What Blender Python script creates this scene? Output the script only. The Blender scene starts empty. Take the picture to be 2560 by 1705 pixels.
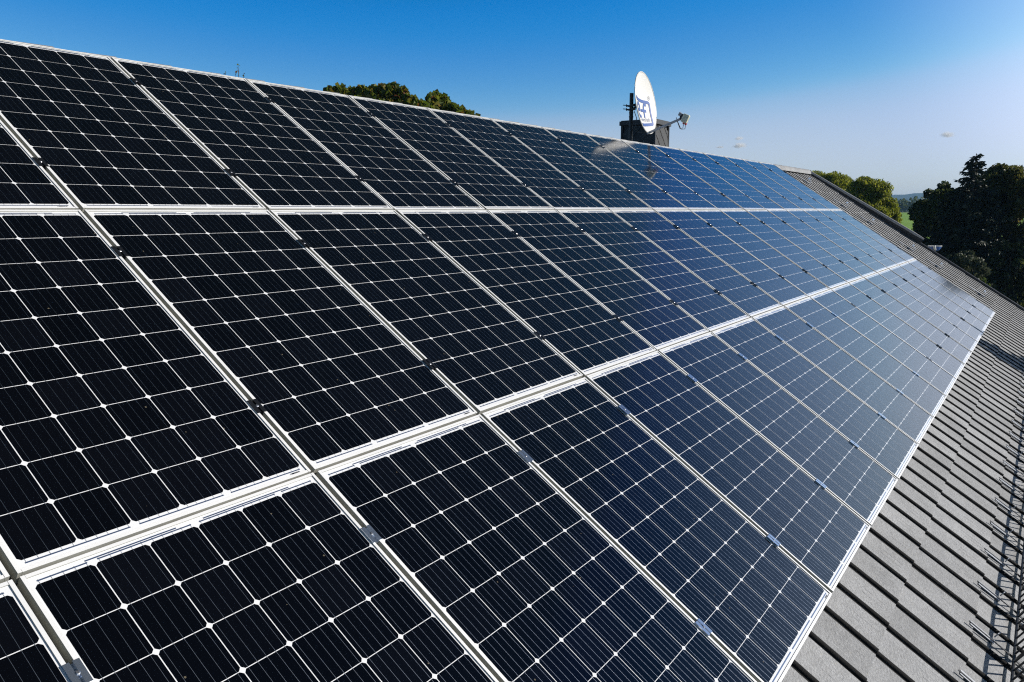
import bpy, math, random
import numpy as np
from mathutils import Vector, Matrix

S = bpy.context.scene
COL = S.collection
RAD = math.radians

# ---------------------------------------------------------------- camera
cam_d = bpy.data.cameras.new("camera")
cam_d.sensor_fit = 'HORIZONTAL'
cam_d.sensor_width = 36.0
cam_d.lens = 36.0 * 2016.94 / 2560.0
cam_d.clip_start = 0.05
cam_d.clip_end = 30000.0
cam = bpy.data.objects.new("camera", cam_d)
COL.objects.link(cam)
right = Vector((0.553396, -0.832918, 0.000439))
up = Vector((0.133772, 0.089399, 0.986972))
fwd = Vector((0.822106, 0.546128, -0.160894))
CAM = Vector((-1.91800, -4.90461, 6.47465))
mw = Matrix((right, up, -fwd)).transposed().to_4x4()
mw.translation = CAM
cam.matrix_world = mw
S.camera = cam

# ---------------------------------------------------------------- sky, sun, exposure
sun_dir = Vector((0.71, -0.982, 0.548)).normalized()      # towards the sun
sun_el = math.asin(sun_dir.z)
world = bpy.data.worlds.new("World")
S.world = world
world.use_nodes = True
wn = world.node_tree
wn.nodes.clear()
w_out = wn.nodes.new("ShaderNodeOutputWorld")
w_bg = wn.nodes.new("ShaderNodeBackground")
w_sky = wn.nodes.new("ShaderNodeTexSky")
w_sky.sky_type = 'NISHITA'
w_sky.sun_disc = False
w_sky.sun_elevation = sun_el
w_sky.sun_rotation = math.atan2(sun_dir.x, sun_dir.y)
w_sky.altitude = 300
w_sky.air_density = 1.0
w_sky.dust_density = 0.2
w_sky.ozone_density = 2.0
w_bg.inputs['Strength'].default_value = 0.11
# grade the sky to the photograph's deep polarised blue (values are display-linear at strength 0.11)
w_pre = wn.nodes.new("ShaderNodeVectorMath"); w_pre.operation = 'SCALE'; w_pre.inputs['Scale'].default_value = 0.11
w_crv = wn.nodes.new("ShaderNodeRGBCurve")
SKY_CURVES = (((0,0),(.12,.0),(.20,.004),(.245,.045),(.314,.145),(.372,.33),(.45,.46),(.726,.62),(1,.80)),
              ((0,0),(.18,.055),(.25,.11),(.32,.205),(.39,.28),(.464,.39),(.54,.52),(.63,.60),(.773,.675),(1,.85)),
              ((0,0),(.24,.07),(.32,.14),(.40,.24),(.45,.36),(.481,.605),(.575,.69),(.66,.78),(.80,.92),(1,1)))
for ci, pts in enumerate(SKY_CURVES):
    cv = w_crv.mapping.curves[ci]
    cv.points[0].location = pts[0]; cv.points[1].location = pts[-1]
    for p in pts[1:-1]: cv.points.new(*p)
w_crv.mapping.update()
w_post = wn.nodes.new("ShaderNodeVectorMath"); w_post.operation = 'SCALE'; w_post.inputs['Scale'].default_value = 1/0.11
wn.links.new(w_sky.outputs[0], w_pre.inputs[0]); wn.links.new(w_pre.outputs[0], w_crv.inputs['Color'])
# bright aerosol glow of the low sky towards the sun
w_tc = wn.nodes.new("ShaderNodeTexCoord")
w_dot = wn.nodes.new("ShaderNodeVectorMath"); w_dot.operation = 'DOT_PRODUCT'; w_dot.inputs[1].default_value = sun_dir
w_g1 = wn.nodes.new("ShaderNodeMapRange"); w_g1.interpolation_type = 'SMOOTHSTEP'
for i_, v_ in ((1,.43),(2,.85),(3,0.),(4,.85)): w_g1.inputs[i_].default_value = v_
w_sep = wn.nodes.new("ShaderNodeSeparateXYZ")
w_g2 = wn.nodes.new("ShaderNodeMapRange"); w_g2.interpolation_type = 'SMOOTHSTEP'
for i_, v_ in ((1,.50),(2,.12),(3,0.),(4,1.)): w_g2.inputs[i_].default_value = v_
w_gm = wn.nodes.new("ShaderNodeMath"); w_gm.operation = 'MULTIPLY'
w_gc = wn.nodes.new("ShaderNodeVectorMath"); w_gc.operation = 'SCALE'; w_gc.inputs[0].default_value = (1.0, .94, .82)
w_add = wn.nodes.new("ShaderNodeVectorMath"); w_add.operation = 'ADD'
wn.links.new(w_tc.outputs['Generated'], w_dot.inputs[0]); wn.links.new(w_dot.outputs['Value'], w_g1.inputs[0])
wn.links.new(w_tc.outputs['Generated'], w_sep.inputs[0]); wn.links.new(w_sep.outputs['Z'], w_g2.inputs[0])
wn.links.new(w_g1.outputs[0], w_gm.inputs[0]); wn.links.new(w_g2.outputs[0], w_gm.inputs[1])
wn.links.new(w_gm.outputs[0], w_gc.inputs['Scale']); wn.links.new(w_gc.outputs[0], w_add.inputs[1])
# the sky darkens quickly above the part the photograph shows
w_g3 = wn.nodes.new("ShaderNodeMapRange"); w_g3.interpolation_type = 'SMOOTHSTEP'
for i_, v_ in ((1,.27),(2,.56),(3,1.),(4,.42)): w_g3.inputs[i_].default_value = v_
w_hi = wn.nodes.new("ShaderNodeVectorMath"); w_hi.operation = 'SCALE'
wn.links.new(w_sep.outputs['Z'], w_g3.inputs[0]); wn.links.new(w_g3.outputs[0], w_hi.inputs['Scale'])
wn.links.new(w_crv.outputs[0], w_hi.inputs[0]); wn.links.new(w_hi.outputs[0], w_add.inputs[0]); wn.links.new(w_add.outputs[0], w_post.inputs[0]); wn.links.new(w_post.outputs[0], w_bg.inputs[0])
wn.links.new(w_bg.outputs[0], w_out.inputs[0])

sun_l = bpy.data.lights.new("sun", 'SUN')
sun_l.energy = 5.0
sun_l.angle = RAD(0.53)
sun_l.color = (1.0, 0.94, 0.86)
sun_o = bpy.data.objects.new("sun", sun_l)
sun_o.rotation_euler = sun_dir.to_track_quat('Z', 'Y').to_euler()
sun_o.location = (20, -25, 30)
COL.objects.link(sun_o)

S.view_settings.view_transform = 'Standard'
S.view_settings.look = 'None'
S.view_settings.exposure = 0.0
S.view_settings.gamma = 1.0
S.cycles.max_bounces = 8
S.cycles.volume_bounces = 4
S.cycles.use_denoising = False
S.cycles.pixel_filter_type = 'BLACKMAN_HARRIS'
S.cycles.filter_width = 1.15
S.cycles.sample_clamp_indirect = 4.0

# ---------------------------------------------------------------- helpers
class MB:
    """collects faces, then becomes one mesh object"""
    def __init__(s): s.v = []; s.f = []; s.m = []
    def add(s, vs, fs, m=0):
        b = len(s.v); s.v += [tuple(map(float, p)) for p in vs]
        s.f += [[b + i for i in f] for f in fs]; s.m += [m] * len(fs); return s
    def box(s, x0, x1, y0, y1, z0, z1, m=0):
        return s.add([(x0,y0,z0),(x1,y0,z0),(x1,y1,z0),(x0,y1,z0),(x0,y0,z1),(x1,y0,z1),(x1,y1,z1),(x0,y1,z1)],
              [(0,3,2,1),(4,5,6,7),(0,1,5,4),(1,2,6,5),(2,3,7,6),(3,0,4,7)], m)
    def bar(s, a, b, w, h=None, upv=(0,0,1), m=0):
        a = Vector(a); b = Vector(b); d = (b - a).normalized(); h = h or w
        u = Vector(upv); x = d.cross(u)
        if x.length < 1e-4: x = d.cross(Vector((1,0,0)))
        x.normalize(); y = x.cross(d)
        vs = []
        for p in (a, b):
            for i, j in ((-1,-1),(1,-1),(1,1),(-1,1)): vs.append(p + x*(i*w/2) + y*(j*h/2))
        return s.add(vs, [(0,1,2,3),(7,6,5,4),(0,4,5,1),(1,5,6,2),(2,6,7,3),(3,7,4,0)], m)
    def tube(s, pts, rad, n=8, m=0, cap=True):
        pts = [Vector(p) for p in pts]
        if not isinstance(rad, (list, tuple)): rad = [rad] * len(pts)
        vs = []; ref = Vector((0.31, 0.17, 0.93))
        for i, p in enumerate(pts):
            d = (pts[min(i+1, len(pts)-1)] - pts[max(i-1, 0)]).normalized()
            x = d.cross(ref)
            if x.length < .05: x = d.cross(Vector((1,0,0)))
            x.normalize(); y = d.cross(x)
            for k in range(n):
                a = 2*math.pi*k/n; vs.append(p + x*(rad[i]*math.cos(a)) + y*(rad[i]*math.sin(a)))
        fs = []
        for i in range(len(pts)-1):
            for k in range(n):
                k2 = (k+1) % n; fs.append((i*n+k, i*n+k2, (i+1)*n+k2, (i+1)*n+k))
        if cap: fs.append(tuple(range(n))[::-1]); fs.append(tuple((len(pts)-1)*n + k for k in range(n)))
        return s.add(vs, fs, m)
    def mesh(s, name, mats, smooth=False):
        me = bpy.data.meshes.new(name)
        me.from_pydata(s.v, [], s.f)
        for m in (mats if isinstance(mats, (list, tuple)) else [mats]): me.materials.append(m)
        me.polygons.foreach_set('material_index', s.m)
        if smooth:
            me.polygons.foreach_set('use_smooth', [True]*len(s.f))
            try: me.set_sharp_from_angle(angle=RAD(40))
            except Exception: pass
        me.update(); return me
    def build(s, name, mats, parent=None, smooth=False, **kw):
        return obj(name, s.mesh(name, mats, smooth), parent, **kw)

def obj(name, data, parent=None, loc=None, rot=None, local=False):
    """local=False: the mesh is in world coordinates even when it has a parent"""
    o = bpy.data.objects.new(name, data); COL.objects.link(o)
    if loc is not None: o.location = loc
    if rot is not None: o.rotation_euler = rot
    if parent is not None:
        o.parent = parent
        if not local: o.matrix_parent_inverse = wm(parent).inverted()
    return o
def wm(o):
    m = o.matrix_basis.copy()
    if o.parent is not None: m = wm(o.parent) @ o.matrix_parent_inverse @ m
    return m
def tag(o, label=None, cat=None, group=None, kind=None):
    if label: o['label'] = label
    if cat: o['category'] = cat
    if group: o['group'] = group
    if kind: o['kind'] = kind
    return o
def thing(name, label, cat, loc=(0,0,0), rot=(0,0,0), group=None):
    o = bpy.data.objects.new(name, None); COL.objects.link(o)
    o.empty_display_size = .2
    o.location = loc; o.rotation_euler = rot
    return tag(o, label, cat, group)

# ---------------------------------------------------------------- materials
def mat(name, base, rough=.5, metal=0., spec=.5, coat=0., coat_rough=.05, var=0., vscale=8., bump=0., bscale=60., coord='Object'):
    m = bpy.data.materials.new(name); m.use_nodes = True
    nt = m.node_tree; b = nt.nodes['Principled BSDF']
    b.inputs['Base Color'].default_value = (*base, 1); b.inputs['Roughness'].default_value = rough
    b.inputs['Metallic'].default_value = metal; b.inputs['Specular IOR Level'].default_value = spec
    b.inputs['Coat Weight'].default_value = coat; b.inputs['Coat Roughness'].default_value = coat_rough
    if var or bump:
        tc = nt.nodes.new('ShaderNodeTexCoord')
        if var:
            n1 = nt.nodes.new('ShaderNodeTexNoise'); n1.inputs['Scale'].default_value = vscale; n1.inputs['Detail'].default_value = 6
            nt.links.new(tc.outputs[coord], n1.inputs['Vector'])
            mr = nt.nodes.new('ShaderNodeMapRange'); mr.inputs[1].default_value = .25; mr.inputs[2].default_value = .75
            mr.inputs[3].default_value = 1 - var; mr.inputs[4].default_value = 1 + var
            nt.links.new(n1.outputs[0], mr.inputs[0])
            mx = nt.nodes.new('ShaderNodeVectorMath'); mx.operation = 'SCALE'; mx.inputs[0].default_value = base
            nt.links.new(mr.outputs[0], mx.inputs['Scale']); nt.links.new(mx.outputs[0], b.inputs['Base Color'])
        if bump:
            n2 = nt.nodes.new('ShaderNodeTexNoise'); n2.inputs['Scale'].default_value = bscale; n2.inputs['Detail'].default_value = 5
            nt.links.new(tc.outputs[coord], n2.inputs['Vector'])
            bp = nt.nodes.new('ShaderNodeBump'); bp.inputs['Strength'].default_value = bump; bp.inputs['Distance'].default_value = .01
            nt.links.new(n2.outputs[0], bp.inputs['Height']); nt.links.new(bp.outputs[0], b.inputs['Normal'])
    return m

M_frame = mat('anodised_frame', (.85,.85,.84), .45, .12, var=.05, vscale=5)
M_flank = mat('shaded_dusty_flank', (.40,.40,.36), .6, .1, var=.2, vscale=9)  # darker than the lips: gap shade painted in, along with dust
M_back = mat('backsheet', (.80,.81,.82), .6, spec=.1, coat=1, coat_rough=.09)
M_bus = mat('busbar_ribbon', (.80,.84,.90), .33, 1., spec=.4, coat=1, coat_rough=.06)
M_tin = mat('cross_ribbon', (.10,.15,.27), .35, .5, spec=.4, coat=1, coat_rough=.09)
M_black = mat('black_aluminium', (.012,.013,.016), .38, .2)
M_silver = mat('bright_aluminium', (.62,.68,.76), .22, .9)
M_bolt = mat('bolt_steel', (.5,.5,.52), .3, .9)
def tile_material():
    m = mat('concrete_tile', (.3,.305,.31), .78, spec=.3, bump=.6, bscale=90)
    nt = m.node_tree; b = nt.nodes['Principled BSDF']; geo = nt.nodes.new('ShaderNodeNewGeometry')
    def noise(scale, lo, hi, a=.3, b_=.7, det=6):
        n = nt.nodes.new('ShaderNodeTexNoise'); n.inputs['Scale'].default_value = scale; n.inputs['Detail'].default_value = det
        n.inputs['Roughness'].default_value = .65
        nt.links.new(geo.outputs['Position'], n.inputs['Vector'])
        r = nt.nodes.new('ShaderNodeMapRange'); 
        for i, v in ((1,a),(2,b_),(3,lo),(4,hi)): r.inputs[i].default_value = v
        nt.links.new(n.outputs[0], r.inputs[0]); return r.outputs[0]
    def mul(p, q):
        k = nt.nodes.new('ShaderNodeMath'); k.operation = 'MULTIPLY'; nt.links.new(p, k.inputs[0]); nt.links.new(q, k.inputs[1]); return k.outputs[0]
    isl = nt.nodes.new('ShaderNodeMapRange'); isl.inputs[3].default_value = .88; isl.inputs[4].default_value = 1.1
    nt.links.new(geo.outputs['Random Per Island'], isl.inputs[0])
    f = mul(mul(noise(3.2, .84, 1.12), noise(34, .88, 1.10, .35, .65)), mul(noise(150, .80, 1.18, .35, .65, 3), isl.outputs[0]))
    sc = nt.nodes.new('ShaderNodeVectorMath'); sc.operation = 'SCALE'; sc.inputs[0].default_value = (.325,.331,.338)
    nt.links.new(f, sc.inputs['Scale'])
    mx = nt.nodes.new('ShaderNodeMix'); mx.data_type = 'RGBA'; mx.inputs[7].default_value = (.42,.40,.33,1)     # lichen spots
    nt.links.new(noise(60, 0., .55, .66, .72, 2), mx.inputs[0]); nt.links.new(sc.outputs[0], mx.inputs[6])
    nt.links.new(mx.outputs[2], b.inputs['Base Color'])
    return m
M_tile = tile_material()
M_roll = mat('painted_roll_shade', (.015,.015,.015), .8, spec=.1, var=.3, vscale=25, bump=.3, bscale=140)  # near-black paints rib shade and cast shadow onto the rolls
M_dark = mat('dark_trim', (.018,.019,.021), .45, .2, var=.15)
M_grey = mat('grey_trim', (.33,.33,.33), .5, .3, var=.12)
M_galv = mat('galvanised', (.34,.36,.39), .5, .3, var=.12, vscale=20)
M_guard = mat('snow_guard_paint', (.022,.023,.026), .45, .3)
M_wall = mat('rendered_wall', (.62,.58,.5), .85, var=.08)
M_slate = mat('slate_cladding', (.048,.048,.046), .5, spec=.25, var=.35, vscale=7, bump=.2)
M_slate_e = mat('slate_edge', (.02,.02,.022), .6)
M_dish = mat('dish_enamel', (.70,.69,.655), .4, var=.04, vscale=4)
M_logo = mat('logo_blue', (.012,.075,.30), .5)
M_txt = mat('logo_grey', (.10,.13,.22), .5)
M_lnb = mat('lnb_plastic', (.62,.63,.50), .4)
M_red = mat('red_plastic', (.5,.02,.015), .4)
M_cable = mat('cable', (.12,.12,.125), .5)

def cell_material():
    m = mat('solar_cell', (.0035,.0045,.009), .6, spec=0., coat=1, coat_rough=.09)
    nt = m.node_tree; b = nt.nodes['Principled BSDF']
    geo = nt.nodes.new('ShaderNodeNewGeometry')
    # each cell its own faint tint
    ramp = nt.nodes.new('ShaderNodeMapRange')
    nt.links.new(geo.outputs['Random Per Island'], ramp.inputs[0]); ramp.inputs[3].default_value = .75; ramp.inputs[4].default_value = 1.35
    sc = nt.nodes.new('ShaderNodeVectorMath'); sc.operation = 'SCALE'; sc.inputs[0].default_value = (.0022,.0024,.0038)
    nt.links.new(ramp.outputs[0], sc.inputs['Scale'])
    # dust: a thin uneven film and sparse specks
    ns = nt.nodes.new('ShaderNodeTexVoronoi'); ns.inputs['Scale'].default_value = 16
    nt.links.new(geo.outputs['Position'], ns.inputs['Vector'])
    lt = nt.nodes.new('ShaderNodeMath'); lt.operation = 'LESS_THAN'; lt.inputs[1].default_value = .05
    nt.links.new(ns.outputs['Distance'], lt.inputs[0])
    wn_ = nt.nodes.new('ShaderNodeTexWhiteNoise'); nt.links.new(ns.outputs['Position'], wn_.inputs['Vector'])
    g2 = nt.nodes.new('ShaderNodeMath'); g2.operation = 'GREATER_THAN'; g2.inputs[1].default_value = .62
    nt.links.new(wn_.outputs['Value'], g2.inputs[0])
    an = nt.nodes.new('ShaderNodeMath'); an.operation = 'MULTIPLY'
    nt.links.new(lt.outputs[0], an.inputs[0]); nt.links.new(g2.outputs[0], an.inputs[1])
    an2 = nt.nodes.new('ShaderNodeMath'); an2.operation = 'MULTIPLY'; an2.inputs[1].default_value = .6
    nt.links.new(an.outputs[0], an2.inputs[0])
    mx = nt.nodes.new('ShaderNodeMix'); mx.data_type = 'RGBA'
    nt.links.new(an2.outputs[0], mx.inputs[0]); nt.links.new(sc.outputs[0], mx.inputs[6]); mx.inputs[7].default_value = (.22,.19,.13,1)
    nt.links.new(mx.outputs[2], b.inputs['Base Color'])
    return m
M_cell = cell_material(); M_cell.node_tree.nodes['Principled BSDF'].inputs['Coat IOR'].default_value = 1.45; M_cell.node_tree.nodes['Principled BSDF'].inputs['Sheen Weight'].default_value = .035; M_cell.node_tree.nodes['Principled BSDF'].inputs['Sheen Roughness'].default_value = .3

# ---------------------------------------------------------------- roof frame: u along the ridge, v down the slope, h outwards
P = RAD(33.6); CP, SP = math.cos(P), math.sin(P); ZR = 7.4
def W(u, v, h): return Vector((u, -CP*v - SP*h, ZR - SP*v + CP*h))
def tile_h(v): return -(.19 - .012*max(v, -.3))
PU, PV = 1.01, 1.67

# ---------------------------------------------------------------- ground, field, hill
def smooth(a, b, x):
    t = min(1, max(0, (x-a)/(b-a))); return t*t*(3-2*t)
def ground_z(r): return 5.2*smooth(45, 420, r)
def ground_material(name, c1, c2, scale):
    m = bpy.data.materials.new(name); m.use_nodes = True; nt = m.node_tree; b = nt.nodes['Principled BSDF']
    b.inputs['Roughness'].default_value = .9; b.inputs['Specular IOR Level'].default_value = .15
    tc = nt.nodes.new('ShaderNodeTexCoord'); n = nt.nodes.new('ShaderNodeTexNoise')
    n.inputs['Scale'].default_value = scale; n.inputs['Detail'].default_value = 9; n.inputs['Roughness'].default_value = .65
    nt.links.new(tc.outputs['Object'], n.inputs['Vector'])
    r = nt.nodes.new('ShaderNodeValToRGB'); r.color_ramp.elements[0].position = .35; r.color_ramp.elements[1].position = .68
    r.color_ramp.elements[0].color = (*c1,1); r.color_ramp.elements[1].color = (*c2,1)
    nt.links.new(n.outputs[0], r.inputs[0]); nt.links.new(r.outputs[0], b.inputs['Base Color'])
    return m
M_ground = ground_material('meadow', (.035,.055,.016), (.085,.11,.035), .35)
M_field = ground_material('young_crop', (.17,.32,.03), (.24,.40,.05), .05)
M_hill = ground_material('wooded_hill', (.012,.028,.014), (.022,.042,.02), .02)
M_road = mat('gravel_track', (.36,.35,.33), .9, var=.1)
rs = [0, 12, 25, 45, 60, 80, 100, 130, 160, 200, 250, 300, 350, 400, 440, 600, 1000, 2000, 2800, 3600]
NA = 96
def ring_sheet(rlist, a0, a1, na, dz):
    mb = MB(); vs = []
    for r in rlist:
        for k in range(na+1):
            a = a0 + (a1-a0)*k/na; vs.append((r*math.cos(a), r*math.sin(a), ground_z(r)+dz))
    fs = []
    for i in range(len(rlist)-1):
        for k in range(na):
            q = i*(na+1)+k; fs.append((q, q+na+1, q+na+2, q+1))
    return mb.add(vs, fs)
tag(ring_sheet(rs, 0, 2*math.pi, NA, 0).build('ground', M_ground), kind='structure')
tag(ring_sheet([150, 200, 250, 300, 350, 402], RAD(-18), RAD(24), 60, .03).build('field', M_field), kind='structure')
tag(ring_sheet([408, 412, 418], RAD(-18), RAD(24), 60, .05).build('farm_track', M_road), kind='structure')
rng = random.Random(3)
mb = MB(); vs = []; n = 120
for i in range(n+1):
    a = RAD(-30) + RAD(70)*i/n
    h = 50 + 6*math.sin(i*.23+1) + 3*math.sin(i*.71) + 1.6*math.sin(i*2.3)
    for r, f in ((2300, 0), (2600, .6), (2900, 1), (3200, .5), (3500, 0)):
        vs.append((r*math.cos(a), r*math.sin(a), 4.5 + f*h))
fs = [(i*5+j, i*5+j+1, i*5+j+6, i*5+j+5) for i in range(n) for j in range(4)]
mb.add(vs, fs); tag(mb.build('hill', M_hill, smooth=True), kind='structure')

# ---------------------------------------------------------------- foliage helpers
def leaf_material(name, cols, transl=.35, rough=.55):
    m = bpy.data.materials.new(name); m.use_nodes = True; nt = m.node_tree
    b = nt.nodes['Principled BSDF']; out = nt.nodes['Material Output']
    geo = nt.nodes.new('ShaderNodeNewGeometry'); r = nt.nodes.new('ShaderNodeValToRGB')
    els = r.color_ramp.elements
    while len(els) < len(cols): els.new(.5)
    for i, c in enumerate(cols): els[i].position = c[0]; els[i].color = (*c[1], 1)
    nt.links.new(geo.outputs['Random Per Island'], r.inputs[0])
    nt.links.new(r.outputs[0], b.inputs['Base Color']); b.inputs['Roughness'].default_value = rough
    b.inputs['Specular IOR Level'].default_value = .35
    tr = nt.nodes.new('ShaderNodeBsdfTranslucent'); nt.links.new(r.outputs[0], tr.inputs[0])
    mx = nt.nodes.new('ShaderNodeMixShader'); mx.inputs[0].default_value = transl
    nt.links.new(b.outputs[0], mx.inputs[1]); nt.links.new(tr.outputs[0], mx.inputs[2]); nt.links.new(mx.outputs[0], out.inputs[0])
    return m
M_bark = mat('bark', (.07,.055,.04), .9, var=.3, vscale=3, bump=.5, bscale=20)
L_maple = leaf_material('maple_leaves', [(0,(.06,.10,.010)),(.55,(.15,.20,.018)),(.82,(.22,.19,.025)),(.94,(.22,.12,.025)),(1,(.15,.06,.02))], .5)
L_willow = leaf_material('willow_leaves', [(0,(.10,.14,.010)),(.5,(.24,.27,.02)),(1,(.36,.37,.05))], .55)
L_dark = leaf_material('dark_leaves', [(0,(.035,.055,.015)),(.6,(.065,.09,.02)),(.92,(.12,.13,.03)),(1,(.2,.2,.06))], .42, .35)
L_warm = leaf_material('turning_leaves', [(0,(.05,.07,.015)),(.5,(.11,.12,.022)),(.85,(.16,.14,.03)),(1,(.24,.19,.05))], .45, .35)
L_shrub = leaf_material('grey_green_leaves', [(0,(.035,.05,.02)),(.7,(.07,.085,.04)),(1,(.15,.16,.09))], .3)
L_spruce = leaf_material('spruce_needles', [(0,(.012,.022,.012)),(.7,(.022,.034,.016)),(1,(.04,.05,.022))], .1)
L_bright = leaf_material('bright_leaves', [(0,(.08,.12,.02)),(1,(.16,.21,.04))], .4)

def leaf_mesh(name, clumps, size, seed, material, aspect=1.0, upward=0., shell=.5):
    """clumps: (x, y, z, rx, ry, rz, count); every leaf is its own bent quad"""
    R = np.random.default_rng(seed); C = []
    for (x, y, z, rx, ry, rz, n) in clumps:
        d = R.normal(size=(n, 3)); d /= np.linalg.norm(d, axis=1)[:, None]
        rad = R.random(n)**shell
        rad *= 1 + .16*np.sin(d[:,0]*5+x*3)*np.sin(d[:,1]*6+y)*np.sin(d[:,2]*5+z*2)
        C.append(np.c_[x + d[:,0]*rad*rx, y + d[:,1]*rad*ry, z + d[:,2]*rad*rz])
    C = np.concatenate(C); n = len(C)
    a = R.normal(size=(n, 3)); a[:, 2] += upward*2.5; a /= np.linalg.norm(a, axis=1)[:, None]
    b = np.cross(a, R.normal(size=(n, 3))); b /= np.linalg.norm(b, axis=1)[:, None]
    c = np.cross(a, b)
    s = size*(.6 + .8*R.random(n))[:, None]
    V = np.empty((n, 4, 3)); w = s/aspect
    V[:, 0] = C - a*s*.5; V[:, 1] = C + b*w*.5 + c*s*.08; V[:, 2] = C + a*s*.5; V[:, 3] = C - b*w*.5 + c*s*.08
    me = bpy.data.meshes.new(name)
    me.vertices.add(n*4); me.vertices.foreach_set('co', V.reshape(-1))
    me.loops.add(n*4); me.loops.foreach_set('vertex_index', np.arange(n*4))
    me.polygons.add(n); me.polygons.foreach_set('loop_start', np.arange(n)*4); me.polygons.foreach_set('loop_total', np.full(n, 4))
    me.materials.append(material); me.update(calc_edges=True); me.validate()
    return me

def trunk_mesh(base, top, r0, limbs, seed, name='trunk'):
    R = random.Random(seed); mb = MB()
    b = Vector(base); t = Vector(top); pts = []; rad = []
    for i in range(7):
        f = i/6; j = Vector((R.uniform(-1,1), R.uniform(-1,1), 0))*.12*(f*(1-f)*4)*r0*6
        pts.append(b.lerp(t, f)+j); rad.append(r0*(1-.85*f)+.01)
    mb.tube(pts, rad, 8)
    for l in limbs:
        l = Vector(l); f = R.uniform(.3, .7); s = b.lerp(t, f)
        mid = s.lerp(l, .5)+Vector((0,0,.12*(l-s).length))
        mb.tube([s, mid, l], [r0*.4, r0*.22, r0*.05], 6)
    return mb.mesh(name, M_bark, True)

def tree(label, cat, base, top_z, clumps, size, material, seed, group=None, aspect=1.0, upward=0., name='tree', r0=.2, shell=.5):
    root = thing(name, label, cat, base, group=group)
    cs = sorted(clumps, key=lambda c: -c[2])
    top = (base[0], base[1], top_z - .15*(top_z-base[2]))
    limbs = [c[:3] for c in clumps[::max(1, len(clumps)//14)]]
    obj('trunk', trunk_mesh(base, top, r0, limbs, seed), root)
    obj('crown', leaf_mesh('crown', clumps, size, seed, material, aspect, upward, shell), root)
    return root

def dome(c, rx, ry, z0, z1, n, r, cnt, seed):
    """clumps over a dome-shaped crown that stays inside rx, ry, z0..z1: shell clumps plus a filled inside"""
    R = random.Random(seed); out = []; zc = z0 + (z1-z0)*.45; 
    for i in range(n):
        d = Vector((R.gauss(0,1), R.gauss(0,1), R.gauss(0,1))).normalized()
        k = R.uniform(.68, 1.); q = R.uniform(.6, 1.3); hz = (z1-zc) if d.z > 0 else (zc-z0)
        d = Vector([math.copysign(abs(c_)**.72, c_) for c_ in d])
        if math.hypot(d.x, d.y) > 1: d.xy = d.xy/math.hypot(d.x, d.y)
        out.append((c[0]+d.x*max(.05, rx-r*q)*k, c[1]+d.y*max(.05, ry-r*q)*k, zc+d.z*max(.05, hz-r*q*.85)*k, r*q, r*q, r*q*.85, int(cnt*q*q)))
    for i in range(n//2):        # the upper surface of the crown
        a_ = R.uniform(0, 6.283); p_ = math.sqrt(R.random()); q = R.uniform(.5, 1.1)
        out.append((c[0]+math.cos(a_)*p_*(rx-r*q*.8), c[1]+math.sin(a_)*p_*(ry-r*q*.8),
                    zc+(z1-zc-r*q*.75)*math.sqrt(max(0, 1-p_**2.6))*R.uniform(.9, 1.02), r*q, r*q, r*q*.85, int(cnt*q*q)))
    out.append((c[0], c[1], zc, rx*.72, ry*.72, (z1-z0)*.37, int(cnt*6)))
    return out

def at(az, D, z=0): return Vector((CAM.x + az[0]*D, CAM.y + az[1]*D, z))
def az_px(x, y=526):      # horizontal direction seen at photo column x (used to lay the trees out on the ground)
    r = right*((x-1280)/2016.94) - up*((y-852.5)/2016.94) + fwd
    h = math.hypot(r.x, r.y); return (r.x/h, r.y/h, r.z/h)

# maple behind the ridge
def maple():
    D = 30.; R = random.Random(11); cl = []
    outline = [(826,215),(850,212),(880,216),(905,212),(935,213),(960,209),(985,206),(1005,214),(1025,236),(1045,248),(1066,252),
               (1078,232),(1094,228),(1110,240),(1130,256),(1155,268),(1178,278)]
    for (x, y) in outline:
        a = az_px(x, y); r = R.uniform(.20, .27)*(1 if x < 1170 else .55)
        d = D + R.uniform(-1.2, 1.2)
        p = at(a, d, CAM.z + a[2]*d - r*.9)
        cl.append((p.x, p.y, p.z, r, r, r*.85, int(105*r*r/.06)))
        for k in range(2):
            a3 = az_px(x+R.uniform(-14,14), y+R.uniform(6,16)); p3 = at(a3, d, CAM.z + a3[2]*d - r*.7); cl.append((p3.x, p3.y, p3.z, r, r, r*.8, int(100*r*r/.06)))
        for k in range(3):
            q = R.uniform(.4, .6); d2 = D + R.uniform(-2, 2)
            p = at(a, d2, CAM.z + a[2]*d2 - .25 - q - k*.5)
            cl.append((p.x+R.uniform(-.3,.3), p.y+R.uniform(-.3,.3), p.z, q, q, q*.8, int(420*q*q/.25)))
    a = az_px(985); b = at(a, D+.3)
    cl += [c for c in dome((b.x, b.y), 3.3, 3.3, 3.2, 9.0, 26, 1.1, 600, 5)]
    tree('green maple turning brown at its leaf tips, rising behind the roof ridge', 'tree', tuple(b), 10.4, cl, .21, L_maple, 21, name='maple_tree', r0=.24, aspect=1.1)
maple()

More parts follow.
